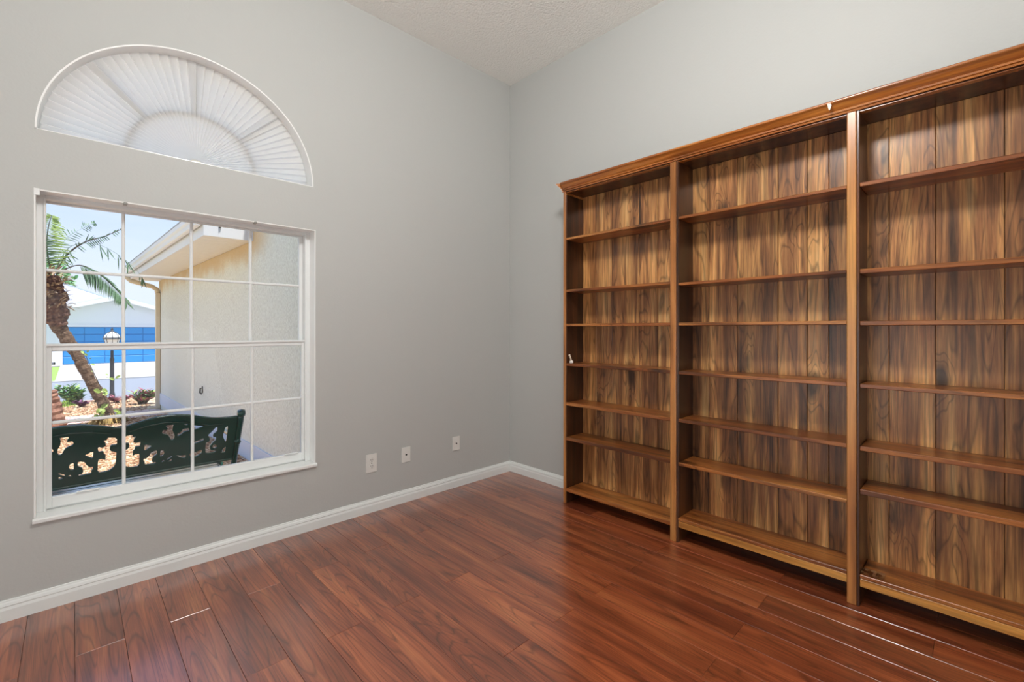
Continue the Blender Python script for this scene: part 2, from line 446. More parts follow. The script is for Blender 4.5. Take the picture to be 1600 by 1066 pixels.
# ------------------------------------------------------------------ window_2: arch with a pleated sunburst shade
M_muntin_dk = plain('muntin_silhouette_gray', '#6d6a66', .5)  # gray darkened so the muntins' silhouettes read through the fabric
wa = empty('window_2', (AX, .12, AZ), 'half-round window above the main window', None, None, 'structure')
def ring_band(rx0, rz0, rx1, rz1, y0, y1, n=48, a0=0, a1=PI, cx=AX, cz=AZ):
    o = arch_pts(cx, cz, rx1, rz1, n, a0, a1); i_ = arch_pts(cx, cz, rx0, rz0, n, a0, a1)
    return MB().prism(o+i_[::-1], 'Y', y0, y1)
part('arch_liner', ring_band(ARX-.006, ARZ-.006, ARX, ARZ, .0005, .115), M_reveal, wa)
part('sill_liner', MB().box(AX-ARX, AX+ARX, .0005, .115, AZ-.0, AZ+.003), M_reveal, wa)
part('window_frame', ring_band(ARX-.035, ARZ-.035, ARX-.006, ARZ-.006, .115, .155), MF, wa)
part('bottom_rail', MB().box(AX-ARX+.006, AX+ARX-.006, .115, .155, AZ+.003, AZ+.032), MF, wa)
part('arched_muntin', ring_band(.259, .246, .277, .264, .0775, .100, cz=AZ+.005), M_muntin_dk, wa)
for an in (45, 90, 135):
    a = math.radians(an); ca, sa = math.cos(a), math.sin(a)
    p0 = Vector((AX+.27*ca, .0888, AZ+.255*sa)); p1 = Vector((AX+.525*ca, .0888, AZ+.50*sa)); ln = (p1-p0).length
    part('muntin', MB().box(0, ln, -.011, .011, -.0085, .0085, rot=Matrix.Rotation(-math.atan2(p1.z-p0.z, p1.x-p0.x), 3, 'Y'), piv=(0, 0, 0)), M_muntin_dk, wa, origin=(0, 0, 0)).location = p0-WL[wa]
part('pane', MB().prism(arch_pts(AX, AZ+.03, ARX-.036, ARZ-.066), 'Y', .143, .146), M_glass, wa)

M_hub = plain('cream_hub', '#d9d6cc', .7)
sh = empty('pleated_shade', (AX, .085, AZ), 'white pleated sunburst fan shade filling the half-round window', 'shade')
def fan(np_, y0, amp, r_out):
    mb = MB(); n = np_*2; rads = [.02, .10, .22, .36, .46, r_out]
    grid = []
    for j, rr in enumerate(rads):
        row = []
        for i in range(n+1):
            a = PI*min(1, (i//2+(.80 if i % 2 else 0))/np_); f = rr/r_out
            s_ = 1 if i % 2 else -1
            rx, rz = rr, rr*(ARZ-.012)/(ARX-.012)
            if j == len(rads)-1: rx *= 1+.006*s_; rz *= 1+.006*s_
            row.append(mb.bm.verts.new((AX+rx*math.cos(a), y0+amp*s_*(.25+.75*f), AZ+.006+rz*math.sin(a))))
        grid.append(row)
    for a, b2 in zip(grid, grid[1:]):
        for i in range(n): mb.bm.faces.new((a[i], a[i+1], b2[i+1], b2[i]))
    return mb
part('pleated_fabric', fan(44, .068, .007, ARX-.014), M_shade, sh)
part('fan_hub', MB().prism(arch_pts(AX, AZ+.004, .030, .026, 16), 'Y', .056, .062), M_hub, sh)
part('bottom_strip', MB().box(AX-ARX+.012, AX+ARX-.012, .056, .064, AZ+.003, AZ+.010), M_reveal, sh)

# ------------------------------------------------------------------ wall plates
M_plate = plain('white_plate_plastic', '#e4e2dd', .35)
M_dark = plain('dark_slot', '#2a2826', .6)
def plate(cx, cz, w_, h_, label, kind):
    t = empty('outlet' if kind == 'duplex' else 'cable_plate', (cx, 0, cz-h_/2), label, 'outlet')
    part('cover_plate', MB().box(cx-w_/2, cx+w_/2, -.006, -.0003, cz-h_/2, cz+h_/2, .0025, 2), M_plate, t)
    if kind == 'duplex':
        for s_ in (-1, 1):
            f = part('socket', MB().lathe([(.001, -.0085), (.0155, -.0085), (.0165, -.0075), (.0165, -.005)], cx, 0, cz+s_*.0195, 16, 'Y'), M_plate, t)
            for dx in (-.006, .006): part('slot', MB().box(cx+dx-.0011, cx+dx+.0011, -.0089, -.0083, cz+s_*.0195-.001, cz+s_*.0195+.008), M_dark, f)
            part('ground_hole', MB().lathe([(.0002, -.0090), (.0026, -.0090), (.0026, -.0083)], cx, 0, cz+s_*.0195-.007, 8, 'Y'), M_dark, f)
        part('screw', MB().lathe([(.0005, -.0075), (.003, -.0072), (.003, -.0055)], cx, 0, cz, 10, 'Y'), M_dark, t)
    else:
        part('jack', MB().lathe([(.0005, -.010), (.0052, -.010), (.0060, -.007), (.0060, -.005)], cx, 0, cz, 10, 'Y'), M_dark, t)
        for s_ in (-1, 1): part('screw', MB().lathe([(.0005, -.0072), (.0026, -.0070), (.0026, -.0055)], cx, 0, cz+s_*.036, 8, 'Y'), M_plate, t)
plate(-1.2125, .307, .072, .116, 'white duplex power outlet in gray wall, nearest the window', 'duplex')
plate(-.9655, .314, .066, .100, 'white cable plate in gray wall, middle of three plates', 'jack')
plate(-.5495, .3165, .065, .100, 'white cable plate in gray wall, nearest the room corner', 'jack')

# ------------------------------------------------------------------ bookcase
BXF, BXB = -.2190, -.017         # shelf front, back of case
SF = -.2235                       # stile front
bc = empty('bookcase', (-.12, -1.9, 0), 'long empty brown wooden bookcase with three bays along right wall', 'bookcase')
TOPZ = 2.062
YL = [(-.762, -1.494), (-1.538, -2.2825), (-2.3255, -3.068)]
def board(name, x0, x1, y0, y1, z0, z1, mat, bev=.0015, parent=bc):
    return part(name, MB().box(x0, x1, y0, y1, z0, z1, bev), mat, parent)
board('side_panel', BXF-.003, BXB, -.762, -.7435, 0, TOPZ, M_post)
for (ya, yb) in ((-1.494, -1.538), (-2.2825, -2.3255), (-3.068, -3.10)):
    board('divider_panel', BXF+.012, BXB, yb, ya, 0, TOPZ, M_side)
    s = board('post', SF, BXF+.012, yb+.0105, ya, 0, TOPZ-.0, M_post, .003)
    board('post_shade_strip', BXF-.001, BXF+.0125, yb, yb+.0105, 0.0, TOPZ-.0, M_side, .002, s)  # dark strip standing for the shaded gap beside the post
board('inner_shade_face', BXF+.005, BXB-.01, -.766, -.7621, 0.0, TOPZ-.02, M_side, .0005)  # thin dark sheet that gives the inner cheek its shade
board('top_board', BXF+.004, BXB, -3.098, -.745, TOPZ-.004, TOPZ+.016, M_side)
for (ya, yb) in YL:
    board('top_rail', BXF+.002, BXF+.03, yb+.0003, ya-.0003, TOPZ-.008, TOPZ-.004, M_corn, .001)
# back boards, one plank each, grooved joints
seams = [[-.7625, -.878, -1.000, -1.196, -1.323, -1.5], [-1.532, -1.628, -1.777, -1.971, -2.096, -2.183, -2.290], [-2.318, -2.400, -2.547, -2.738, -2.86, -2.98, -3.075]]
for sm in seams:
    for a, b2 in zip(sm, sm[1:]):
        board('back_board', -.036, -.024, b2+.0009, a-.0009, .06, TOPZ-.004, M_back, .0015)
board('shade_backing', -.0238, -.018, -3.09, -.75, .0005, TOPZ-.004, M_side)  # backing, kept dark down to the floor as shade under the case
ZS = [[1.7575, 1.413, 1.1875, .9275, .668, .439], [1.7590, 1.402, 1.1870, .9255, .667, .433], [1.760, 1.4005, 1.1850, .9245, .666, .487]]
TH = [[.016, .016, .017, .018, .020, .022], [.0145, .0145, .016, .017, .017, .017], [.0175, .0195, .0185, .017, .019, .021]]
KN = MB
for bi, (ya, yb) in enumerate(YL):
    for z, th in zip(ZS[bi], TH[bi]):
        board('shelf', BXF+.001, -.0365, yb+.0006, ya-.0006, z-th, z, M_shelf, .002)
    if bi == 0:
        board('bottom_shelf', BXF+.001, -.0365, yb+.0006, ya-.0006, .078, .099, M_shelf, .002)
    else:
        board('bottom_shelf', BXF-.001, -.0365, yb+.0006, ya-.0006, .119, .1335, M_shelf, .002)
        board('apron_board', BXF+.0005, BXF+.02, yb+.0006, ya-.0006, .0825, .1175, M_apron, .002)
# cornice
def cornice(name, y0, y1, mat):
    pf = [(0, -.001), (-.006, -.001), (-.007, .006), (-.004, .0085), (-.010, .010), (-.012, .0165), (-.010, .019), (-.015, .022),
          (-.019, .030), (-.026, .038), (-.031, .0435), (-.035, .045), (-.037, .050), (-.036, .056), (-.034, .0575), (.03, .0575), (.03, .0165), (0, .0165)]
    return pf
pf = [(BXF+.0+p[0], TOPZ+p[1]) for p in cornice('', 0, 0, None)]
cn_ = part('cornice', MB().prism(pf[:], 'Y', -3.13, -.7435), M_corn, bc); smooth_angle(cn_, 50)
# cornice return on the left end: same profile, swept back to the wall
pfl = [(-.7435-p[0], TOPZ+p[1]) for p in cornice('', 0, 0, None)[:15]]+[(-.7435, TOPZ+.0575), (-.7435, TOPZ-.001)]
rb = MB()
A = []; B2 = []
for (yy, zz) in pfl:
    dy = yy-(-.7435)
    A.append(rb.bm.verts.new((BXF-dy, yy, zz))); B2.append(rb.bm.verts.new((BXB+.01, yy, zz)))
n = len(A)
for i in range(n):
    try: rb.bm.faces.new((A[i], A[(i+1) % n], B2[(i+1) % n], B2[i]))
    except Exception: pass
rb.bm.faces.new(A); rb.bm.faces.new(B2[::-1])
cr_ = part('cornice_return', rb, M_corn, bc); smooth_angle(cr_, 50)
board('case_top', BXF+.0301, BXB, -3.12, -.7435, TOPZ+.0165, TOPZ+.0265, M_side, .001)
# small things
M_cream = plain('cream_paint_chip', '#efe6d2', .5)
chp = MB().prism([(-2.2205, 2.110), (-2.2335, 2.108), (-2.236, 2.100), (-2.232, 2.085), (-2.227, 2.080), (-2.224, 2.092)], 'X', -.2585, -.2545)
tag(part('paint_flake', chp, M_cream), 'small cream flake stuck on the bookcase cornice edge', 'flake')
clip = empty('shelf_clip', (-.205, -.80, .9277), 'small pale clip standing tilted at left end of fourth shelf, left bay', 'clip')
Rm = Matrix.Rotation(math.radians(-20), 3, 'X')
part('clip_body', MB().box(-.209, -.199, -.8055, -.7945, .931, .988, .0015, rot=Rm, piv=(-.204, -.800, .929)), plain('pale_clip_plastic', '#e6d3bd', .45), clip)
part('clip_foot', MB().box(-.213, -.198, -.812, -.788, .9278, .945, .003, rot=Matrix.Rotation(math.radians(-8), 3, 'X'), piv=(-.204, -.8, .9278)), plain('white_clip_plastic', '#f3ebe2', .4), clip)
part('clip_slot', MB().box(-.2102, -.2088, -.8025, -.7975, .948, .978, rot=Rm, piv=(-.204, -.800, .929)), plain('brown_slot', '#6b5040', .5), clip)
# crumpled clear film on bottom shelf of the third bay
fm = MB(); nx, ny = 7, 9; gv = []
for i in range(nx):
    row = []
    for j in range(ny):
        x = -.214+.065*i/(nx-1); y = -2.328-.075*j/(ny-1)
        z = .1345+.002+.010*abs(mnoise.noise(Vector((x*60, y*55, 1.3))))+(.006 if 2 < i < 5 else 0)*abs(math.sin(j*1.3))
        row.append(fm.bm.verts.new((x+.006*mnoise.noise(Vector((j*1.0, i*1.0, 5))), y, z)))
    gv.append(row)
for i in range(nx-1):
    for j in range(ny-1): fm.bm.faces.new((gv[i][j], gv[i+1][j], gv[i+1][j+1], gv[i][j+1]))
def mk_film():
    M = NT('clear_film'); t = M.t; t.nodes.remove(M.b)
    tr = t.nodes.new('ShaderNodeBsdfTransparent'); gl = t.nodes.new('ShaderNodeBsdfGlossy'); gl.inputs['Roughness'].default_value = .12
    mxs = t.nodes.new('ShaderNodeMixShader'); mxs.inputs[0].default_value = .55; tr.inputs['Color'].default_value = (.9, .88, .88, 1)
    t.links.new(tr.outputs[0], mxs.inputs[1]); t.links.new(gl.outputs[0], mxs.inputs[2]); t.links.new(mxs.outputs[0], M.out.inputs[0]); return M.m
tag(part('plastic_film', fm, mk_film()), 'crumpled clear plastic film on the right bay bottom shelf', 'film')

# ================================================================== outdoors
def zt(y):
    if y < 4: return -.27
    if y < 22: return -.27-(y-4)*.0311
    return -.83
def strip(name, x0, x1, y0, y1, mat, dz=0.0, nx=2, ny=24, bump=0.0):
    mb = MB(); gvv = []
    for j in range(ny+1):
        y = y0+(y1-y0)*j/ny; row = []
        for i in range(nx+1):
            x = x0+(x1-x0)*i/nx
            z = zt(y)+dz+(bump*mnoise.noise(Vector((x*1.7, y*1.7, 3))) if bump else 0)
            row.append(mb.bm.verts.new((x, y, z)))
        gvv.append(row)
    for j in range(ny):
        for i in range(nx): mb.bm.faces.new((gvv[j][i], gvv[j][i+1], gvv[j+1][i+1], gvv[j+1][i]))
    o = part(name, mb, mat); tag(o, kind='structure'); return o
def mk_gravel(name, cols, scale):
    M = NT(name, Roughness=.85); tc = M.n('TexCoord')
    v = M.n('TexVoronoi', None, Vector=tc.outputs['Object'], Scale=scale)
    s = M.n('SeparateColor', None, Color=v.outputs['Color'])
    M.set('Base Color', M.ramp(s.outputs[0], [(0, lin(cols[0])), (.35, lin(cols[1])), (.7, lin(cols[2])), (1, lin(cols[3]))]))
    M.bump(M.math('MULTIPLY', v.outputs['Distance'], -1.0), .8, .02); return M.m
M_gravel = mk_gravel('gravel_bed', ['#8f6f55', '#c7a483', '#dcc09f', '#ecd9bf'], 34)
strip('ground', -9, 3.5, .16, 11.9, M_gravel, 0, 20, 40)
M_road = plain('gray_asphalt', '#7d828e', .85, bump=.2, bscale=30, var=.06)
M_conc = plain('pale_concrete', '#a39f9c', .8, bump=.15, bscale=6, var=.05)
M_grass = plain('lawn_green', '#7fa04a', .9, bump=.9, bscale=60, var=.25)
strip('road', -30, 30, 11.9, 21.6, M_road, -.01, 2, 12)
strip('driveway', -3.05, 6, 21.6, 34, M_conc, .01, 2, 8)
strip('kerb', -30, 30, 21.3, 21.75, M_conc, .02, 2, 2)
strip('lawn_ground', -30, -3.05, 21.6, 34, M_grass, 0, 8, 8)
strip('front_path', -30, -3.05, 31.3, 33, M_conc, .03, 4, 2)
strip('far_ground', -80, 80, 34, 90, M_grass, -.03, 4, 2)
strip('side_ground', 3.5, 30, .16, 11.9, M_grass, 0, 4, 4)
strip('side_ground', -30, -9, .16, 11.9, M_grass, 0, 4, 4)

# gravel stones: uncountable, one object
def stones(name, regions, mat, r0, r1):
    import array
    ico = [(0, 0, 1), (.894, 0, .447), (.276, .851, .447), (-.724, .526, .447), (-.724, -.526, .447), (.276, -.851, .447),
           (.724, .526, -.447), (-.276, .851, -.447), (-.894, 0, -.447), (-.276, -.851, -.447), (.724, -.526, -.447), (0, 0, -1)]
    fc = [(0, 1, 2), (0, 2, 3), (0, 3, 4), (0, 4, 5), (0, 5, 1), (1, 6, 2), (2, 7, 3), (3, 8, 4), (4, 9, 5), (5, 10, 1), (6, 7, 2), (7, 8, 3), (8, 9, 4), (9, 10, 5), (10, 6, 1)]
    V = []; F = []; rnd = random.Random(5)
    for (x0, x1, y0, y1, n) in regions:
        for _ in range(n):
            x = rnd.uniform(x0, x1); y = rnd.uniform(y0, y1)
            if x > -1.14-.028*y: continue
            if 7.5 < y < 8.42: continue
            rr = rnd.uniform(r0, r1)*(1+.05*y); a = rnd.uniform(0, 6.28); ca, sa = math.cos(a), math.sin(a)
            sx, sy, sz = rr*rnd.uniform(.8, 1.35), rr*rnd.uniform(.6, 1.0), rr*rnd.uniform(.45, .75)
            z = zt(y)+sz*rnd.uniform(.1, .8); k = len(V)
            for p in ico:
                px, py = p[0]*sx*rnd.uniform(.85, 1.1), p[1]*sy*rnd.uniform(.85, 1.1)
                V.append((x+px*ca-py*sa, y+px*sa+py*ca, z+p[2]*sz))
            for f in fc: F.append((f[0]+k, f[1]+k, f[2]+k))
    me = bpy.data.meshes.new(name); me.from_pydata(V, [], F); me.update()
    o = link(name, me, mat); return o
def mk_stone():
    M = NT('pea_stones', Roughness=.75); tc = M.n('TexCoord'); gm = M.n('NewGeometry')
    oi = gm.outputs['Random Per Island']
    M.set('Base Color', M.ramp(oi, [(0, lin('#6d4834')), (.25, lin('#9a7355')), (.5, lin('#b08a69')), (.75, lin('#c2a385')), (1, lin('#d6c4aa'))]))
    return M.m
gs = stones('gravel', [(-3.6, -1.15, .95, 3.2, 9500), (-3.6, -1.2, 3.2, 7.5, 11000), (-4.0, -1.3, 8.42, 11.8, 6000)], mk_stone(), .010, .018)
tag(gs, 'peach and tan river gravel covering the front garden bed', 'gravel', kind='stuff')

# brick edging walk
M_brick = NT('pinkish_paver', Roughness=.85)
_oi = M_brick.n('ObjectInfo'); M_brick.set('Base Color', M_brick.ramp(_oi.outputs['Random'], [(0, lin('#b59a97')), (.5, lin('#cdb4ae')), (1, lin('#d9c8c2'))]))
wk = tag(part('walk_bed', MB().box(-4.7, -1.36, 7.5, 8.42, zt(8)-.08, zt(8)+.012), plain('sand_bed', '#a8988a', .9)), 'pinkish brick paver walk crossing the gravel bed', 'path')
bm_, _ = MB().box(-.049, .049, -.1, .1, -.02, .02, .004).mesh('brick', (0, 0, 0)); bm_.materials.append(M_brick.m)
for rj in range(4):
    x = -4.6+(.05 if rj % 2 else 0)
    while x < -1.42:
        yb_ = 7.62+rj*.215
        link('brick', bm_, None, wk, (x, yb_, zt(8)+.004+random.uniform(-.002, .002))); x += .106

# own house outside: eave over the window
M_stucco_own = plain('cream_stucco', '#d9d2c4', .9, bump=.5, bscale=40)
ev = part('house_eave', MB().prism([(.165, 3.02), (.42, 3.02), (.42, 3.16), (.165, 3.3)], 'X', -9, -1.25), plain('white_eave_paint', '#e9e9e6', .6)); tag(ev, kind='structure')
rf = part('house_roof', MB().prism([(.46, 3.165), (-2.2, 4.3), (-5.2, 3.165), (-5.2, 3.36), (-2.2, 4.5), (.46, 3.21)], 'X', -9, 4), plain('house_roof_shingle', '#8a8680', .9)); tag(rf, kind='structure')
sb = part('outer_wall', MB().box(RX0-.2, .2, .161, .175, -.3, .33), M_stucco_own); tag(sb, kind='structure')

# neighbouring wing with stucco wall, soffit and gutter
def wx(y): return -1.10-.028*y
WY1 = 8.62
def mk_stucco():
    M = NT('pale_textured_stucco', Roughness=.9); tc = M.n('TexCoord')
    st_ = M.n('VectorMath', {'operation': 'MULTIPLY'}, i0=tc.outputs['Object'], i1=(1.0, 1.6, .7))
    n1 = M.n('TexNoise', None, Vector=st_.outputs[0], Scale=55.0, Detail=5.0, Roughness=.65)
    n2 = M.n('TexNoise', None, Vector=tc.outputs['Object'], Scale=3.0, Detail=3.0)
    # old rust-coloured water stain under the soffit line (part of the wall itself)
    sp_ = M.n('SeparateXYZ', None, i0=M.n('NewGeometry').outputs['Position'])
    zz = M.math('ADD', sp_.outputs[2], M.math('MULTIPLY', M.math('SUBTRACT', n2.outputs['Fac'], .5), .42))
    stn = M.n('MapRange', {'interpolation_type': 'SMOOTHSTEP'}, Value=zz, From_Min=1.80, From_Max=2.08, To_Min=0.0, To_Max=.8)
    yk = M.n('MapRange', {'interpolation_type': 'SMOOTHSTEP'}, Value=sp_.outputs[1], From_Min=2.0, From_Max=2.7, To_Min=0.0, To_Max=1.0)
    c0 = M.ramp(n1.outputs['Fac'], [(.3, lin('#cfcdbf')), (.6, lin('#f1f1e5'))])
    M.set('Base Color', M.mix(M.math('MULTIPLY', stn.outputs[0], yk.outputs[0]), c0, lin('#d3b180')))
    M.bump(n1.outputs['Fac'], .8, .010); return M.m
M_stucco = mk_stucco()
wg = empty('neighbor_wing', (-1.2, 4.5, -.27), 'house wing with pale stucco wall and white eave', None, None, 'structure')
mb = MB(); ys = [.175, 2.75, 5.5, WY1]
mb.prism([(wx(ys[0]), ys[0]), (wx(WY1), WY1), (3.4, WY1), (3.4, ys[0])], 'Z', -.6, 2.102)
part('stucco_wall', mb, M_stucco, wg)
part('stucco_wall', MB().prism([(wx(.175), .175), (wx(2.78), 2.78), (3.4, 2.78), (3.4, .175)], 'Z', 2.102, 3.3), M_stucco, wg)
M_bt = plain('pale_blue_white_base_trim', '#d5dbe8', .6)
part('base_trim', MB().prism([(wx(.175)-.015, .175), (wx(WY1)-.015, WY1+.01), (wx(WY1)+.02, WY1+.01), (wx(.175)+.02, .175)], 'Z', -.3, -.085), M_bt, wg)
M_eave = plain('white_aluminium_eave', '#e7e8ea', .45)
M_soff = plain('beige_soffit', '#eeece6', .6)
XO = lambda y: -1.541-.0293*y       # outer line of the soffit
EY0, EY1 = 2.78, 8.72
def sweep(name, prof, mat, y0=EY0, y1=EY1, base=XO):
    """profile given as (offset from soffit outer line, z)"""
    mb = MB(); A = [mb.bm.verts.new((base(y0)+p[0], y0, p[1])) for p in prof]; B = [mb.bm.verts.new((base(y1)+p[0], y1, p[1])) for p in prof]
    n = len(prof)
    for i in range(n): mb.bm.faces.new((A[i], A[(i+1) % n], B[(i+1) % n], B[i]))
    mb.bm.faces.new(A[::-1]); mb.bm.faces.new(B)
    return part(name, mb, mat, wg)
# soffit panel strips running out from the wall, each a board
ns_ = 58
for i in range(ns_):
    ya = EY0+(EY1-EY0)*i/ns_; yb = EY0+(EY1-EY0)*(i+1)/ns_-.012
    m = MB(); m.prism([(XO(ya)+.012, ya), (XO(yb)+.012, yb), (wx(yb)-.002, yb), (wx(ya)-.002, ya)], 'Z', 2.103, 2.112)
    part('soffit_slat', m, M_soff, wg)
m = MB(); m.prism([(XO(EY0)+.01, EY0), (XO(EY1)+.01, EY1), (wx(EY1)+.05, EY1), (wx(EY0)+.05, EY0)], 'Z', 2.112, 2.125); part('soffit_backing', m, M_soff, wg)
sweep('fascia', [(0, 2.098), (.022, 2.098), (.022, 2.225), (0, 2.225)], M_eave)
sweep('overhang', [(-.055, 2.222), (.02, 2.222), (.9, 2.34), (.9, 2.38), (-.055, 2.30)], M_eave)
sweep('gutter', [(-.060, 2.205), (-.048, 2.197), (-.02, 2.197), (-.02, 2.203), (-.046, 2.205), (-.055, 2.214), (-.057, 2.25), (-.070, 2.270), (-.073, 2.300), (-.050, 2.310), (-.050, 2.318), (-.084, 2.314), (-.082, 2.268), (-.066, 2.245)], M_eave)
sweep('drip_edge', [(-.086, 2.318), (-.03, 2.33), (-.03, 2.342), (-.088, 2.327)], plain('gray_roof_edge', '#b9bfca', .5))
part('eave_end', MB().prism([(XO(EY0)+.0, 2.098), (wx(EY0)+.0, 2.098), (wx(EY0), 2.75), (XO(EY0)+.25, 2.62), (XO(EY0), 2.48)], 'Y', EY0-.03, EY0-.002), M_eave, wg)
part('cable_stub', MB().tube([(XO(EY0)+.135, EY0-.045, 2.31), (XO(EY0)+.138, EY0-.05, 2.24), (XO(EY0)+.14, EY0-.04, 2.20)], .004, 6).lathe([(.002, -.012), (.010, -.010), (.010, .0)], XO(EY0)+.14, EY0-.03, 2.195, 8, 'Y'), plain('dark_cable', '#5c5c5a', .6), wg)
sweep('wing_roof', [(-.05, 2.330), (2.7, 2.66), (5.1, 2.36), (5.1, 2.40), (2.7, 2.72), (-.05, 2.341)], plain('wing_shingle', '#9a958d', .9), y0=3.0)
M_spout = plain('cream_downspout', '#ddcdb0', .5)
ds = empty('downspout', (-1.39, 8.50, zt(8.5)), 'cream downspout running down the far corner of the stucco wall', 'downspout')
yy = 8.42
part('spout_pipe', MB().box(wx(yy)-.075, wx(yy)-.004, yy, yy+.10, zt(8.5)+.03, 1.86, .008, 2), M_spout, ds)
part('spout_elbow', MB().tube([(XO(8.4)-.045, 8.46, 2.19), (XO(8.4)-.045, 8.46, 2.12), (XO(8.4)+.01, 8.46, 2.065), (wx(yy)-.13, yy+.05, 1.98), (wx(yy)-.055, yy+.05, 1.93), (wx(yy)-.040, yy+.05, 1.84)], .042, 10), M_spout, ds, smooth=True)
part('spout_foot', MB().box(wx(yy)-.20, wx(yy)-.005, yy+.01, yy+.09, zt(8.5)+.0, zt(8.5)+.07, .01, 2), M_spout, ds)
hk = part('wall_hook', MB().tube([(wx(5.0)-.002, 5.0, .315), (wx(5.0)-.03, 5.0, .32), (wx(5.0)-.035, 5.0, .26), (wx(5.0)-.012, 5.0, .235)], .011, 6).box(wx(5.0)-.012, wx(5.0)+.0, 4.985, 5.015, .25, .345, .003), plain('dark_iron', '#3b3734', .6))
tag(hk, 'small dark metal hook on the pale stucco wall outside', 'hook')

# garden bench with pierced back
M_green = NT('dark_green_painted_metal', Base_Color=lin('#10443a'), Roughness=.2)
M_green.b.inputs['Coat Weight'].default_value = 1.0
M_green.b.inputs['Coat Roughness'].default_value = .12
M_green = M_green.m
BCX = -2.373
bn = empty('garden_bench', (BCX, 1.05, zt(1)), 'dark green metal garden bench with leaf cut-outs, back to window', 'bench')
TA = math.atan2(.5, 1.0)
def bp(u, v, w):  # tilted back-plane coordinates: u along, v up the back, w thickness (towards seat)
    n_ = Vector((0, .8944, .4472)); up_ = Vector((0, -.4472, .8944))
    p = Vector((BCX+u, .90, .20)) + up_*v + n_*w
    return (p.x, p.y, p.z)
half = [(0, .443), (.03, .444), (.07, .458), (.12, .473), (.16, .484), (.21, .487), (.25, .486), (.285, .480), (.335, .468), (.385, .450), (.435, .434), (.476, .427), (.523, .424), (.580, .425)]
outer = [(-u, v) for u, v in half[::-1]]+half[1:]+[(.598, .42), (.600, .068), (-.600, .068), (-.598, .42)]
S1 = [
 [(-.053, .384), (-.014, .374), (-.012, .323), (-.039, .325), (-.044, .304), (-.037, .284), (-.013, .276), (-.014, .255), (-.015, .195), (-.023, .166), (-.045, .144), (-.092, .142), (-.091, .239), (-.072, .239), (-.059, .227), (-.06, .266), (-.067, .27), (-.069, .291), (-.09, .288), (-.094, .326), (-.071, .318), (-.059, .33), (-.063, .351), (-.072, .365), (-.056, .367)],
 [(-.149, .281), (-.111, .304), (-.112, .248)],
 [(-.174, .241), (-.162, .244), (-.145, .234), (-.138, .211), (-.124, .193), (-.112, .195), (-.112, .175), (-.119, .167), (-.117, .146), (-.172, .143), (-.17, .155), (-.158, .154), (-.151, .17), (-.155, .195), (-.174, .212)],
 [(-.190, .24), (-.190, .19), (-.204, .194), (-.21, .216), (-.204, .237)],
 [(-.252, .186), (-.224, .167), (-.227, .155), (-.248, .173)],
 [(-.250, .160), (-.228, .144), (-.249, .140)],
 [(-.219, .154), (-.204, .162), (-.197, .145)],
 [(-.245, .42), (-.205, .42), (-.217, .395), (-.215, .386), (-.196, .388), (-.191, .376), (-.194, .36), (-.215, .35), (-.226, .339), (-.238, .305), (-.249, .305), (-.253, .323), (-.252, .345), (-.241, .375), (-.24, .403)]]
S2 = [
 [(.268, .327), (.269, .351), (.283, .358), (.295, .381), (.324, .379), (.326, .356), (.3, .355), (.285, .336)],
 [(.292, .416), (.322, .411), (.308, .402)], [(.34, .400), (.406, .377), (.345, .358)],
 [(.34, .25), (.358, .266), (.371, .273), (.406, .286), (.41, .268), (.377, .256)],
 [(.34, .182), (.365, .183), (.406, .198), (.404, .165), (.381, .147), (.345, .149)],
 [(.477, .36), (.478, .324), (.457, .304), (.459, .284), (.475, .282), (.477, .258), (.459, .236), (.446, .213), (.451, .184), (.484, .168), (.483, .158), (.427, .157), (.422, .203), (.422, .249), (.441, .252), (.441, .279), (.427, .304), (.452, .336), (.466, .359)],
 [(.462, .206), (.464, .219), (.472, .222), (.481, .217), (.486, .203), (.483, .191), (.475, .188), (.466, .193)],
 [(.536, .36), (.537, .221), (.522, .255), (.512, .284), (.518, .323), (.519, .346)], [(.538, .194), (.538, .142), (.511, .145), (.516, .168)],
 [(.268, .185), (.295, .176), (.321, .177), (.321, .147), (.294, .158)]]
holes = []
S1 = [soften(h_) for h_ in S1]; S2 = [soften(h_) for h_ in S2]
for h_ in S1: holes += [h_, [(-u, v) for u, v in h_[::-1]]]
for h_ in S2: holes += [h_, [(-u, v) for u, v in h_[::-1]]]
part('pierced_back', flat_solid('pierced_back', outer, holes, .010, bp), M_green, bn)
def vt(u, v, w): return Vector(bp(u, v, w))
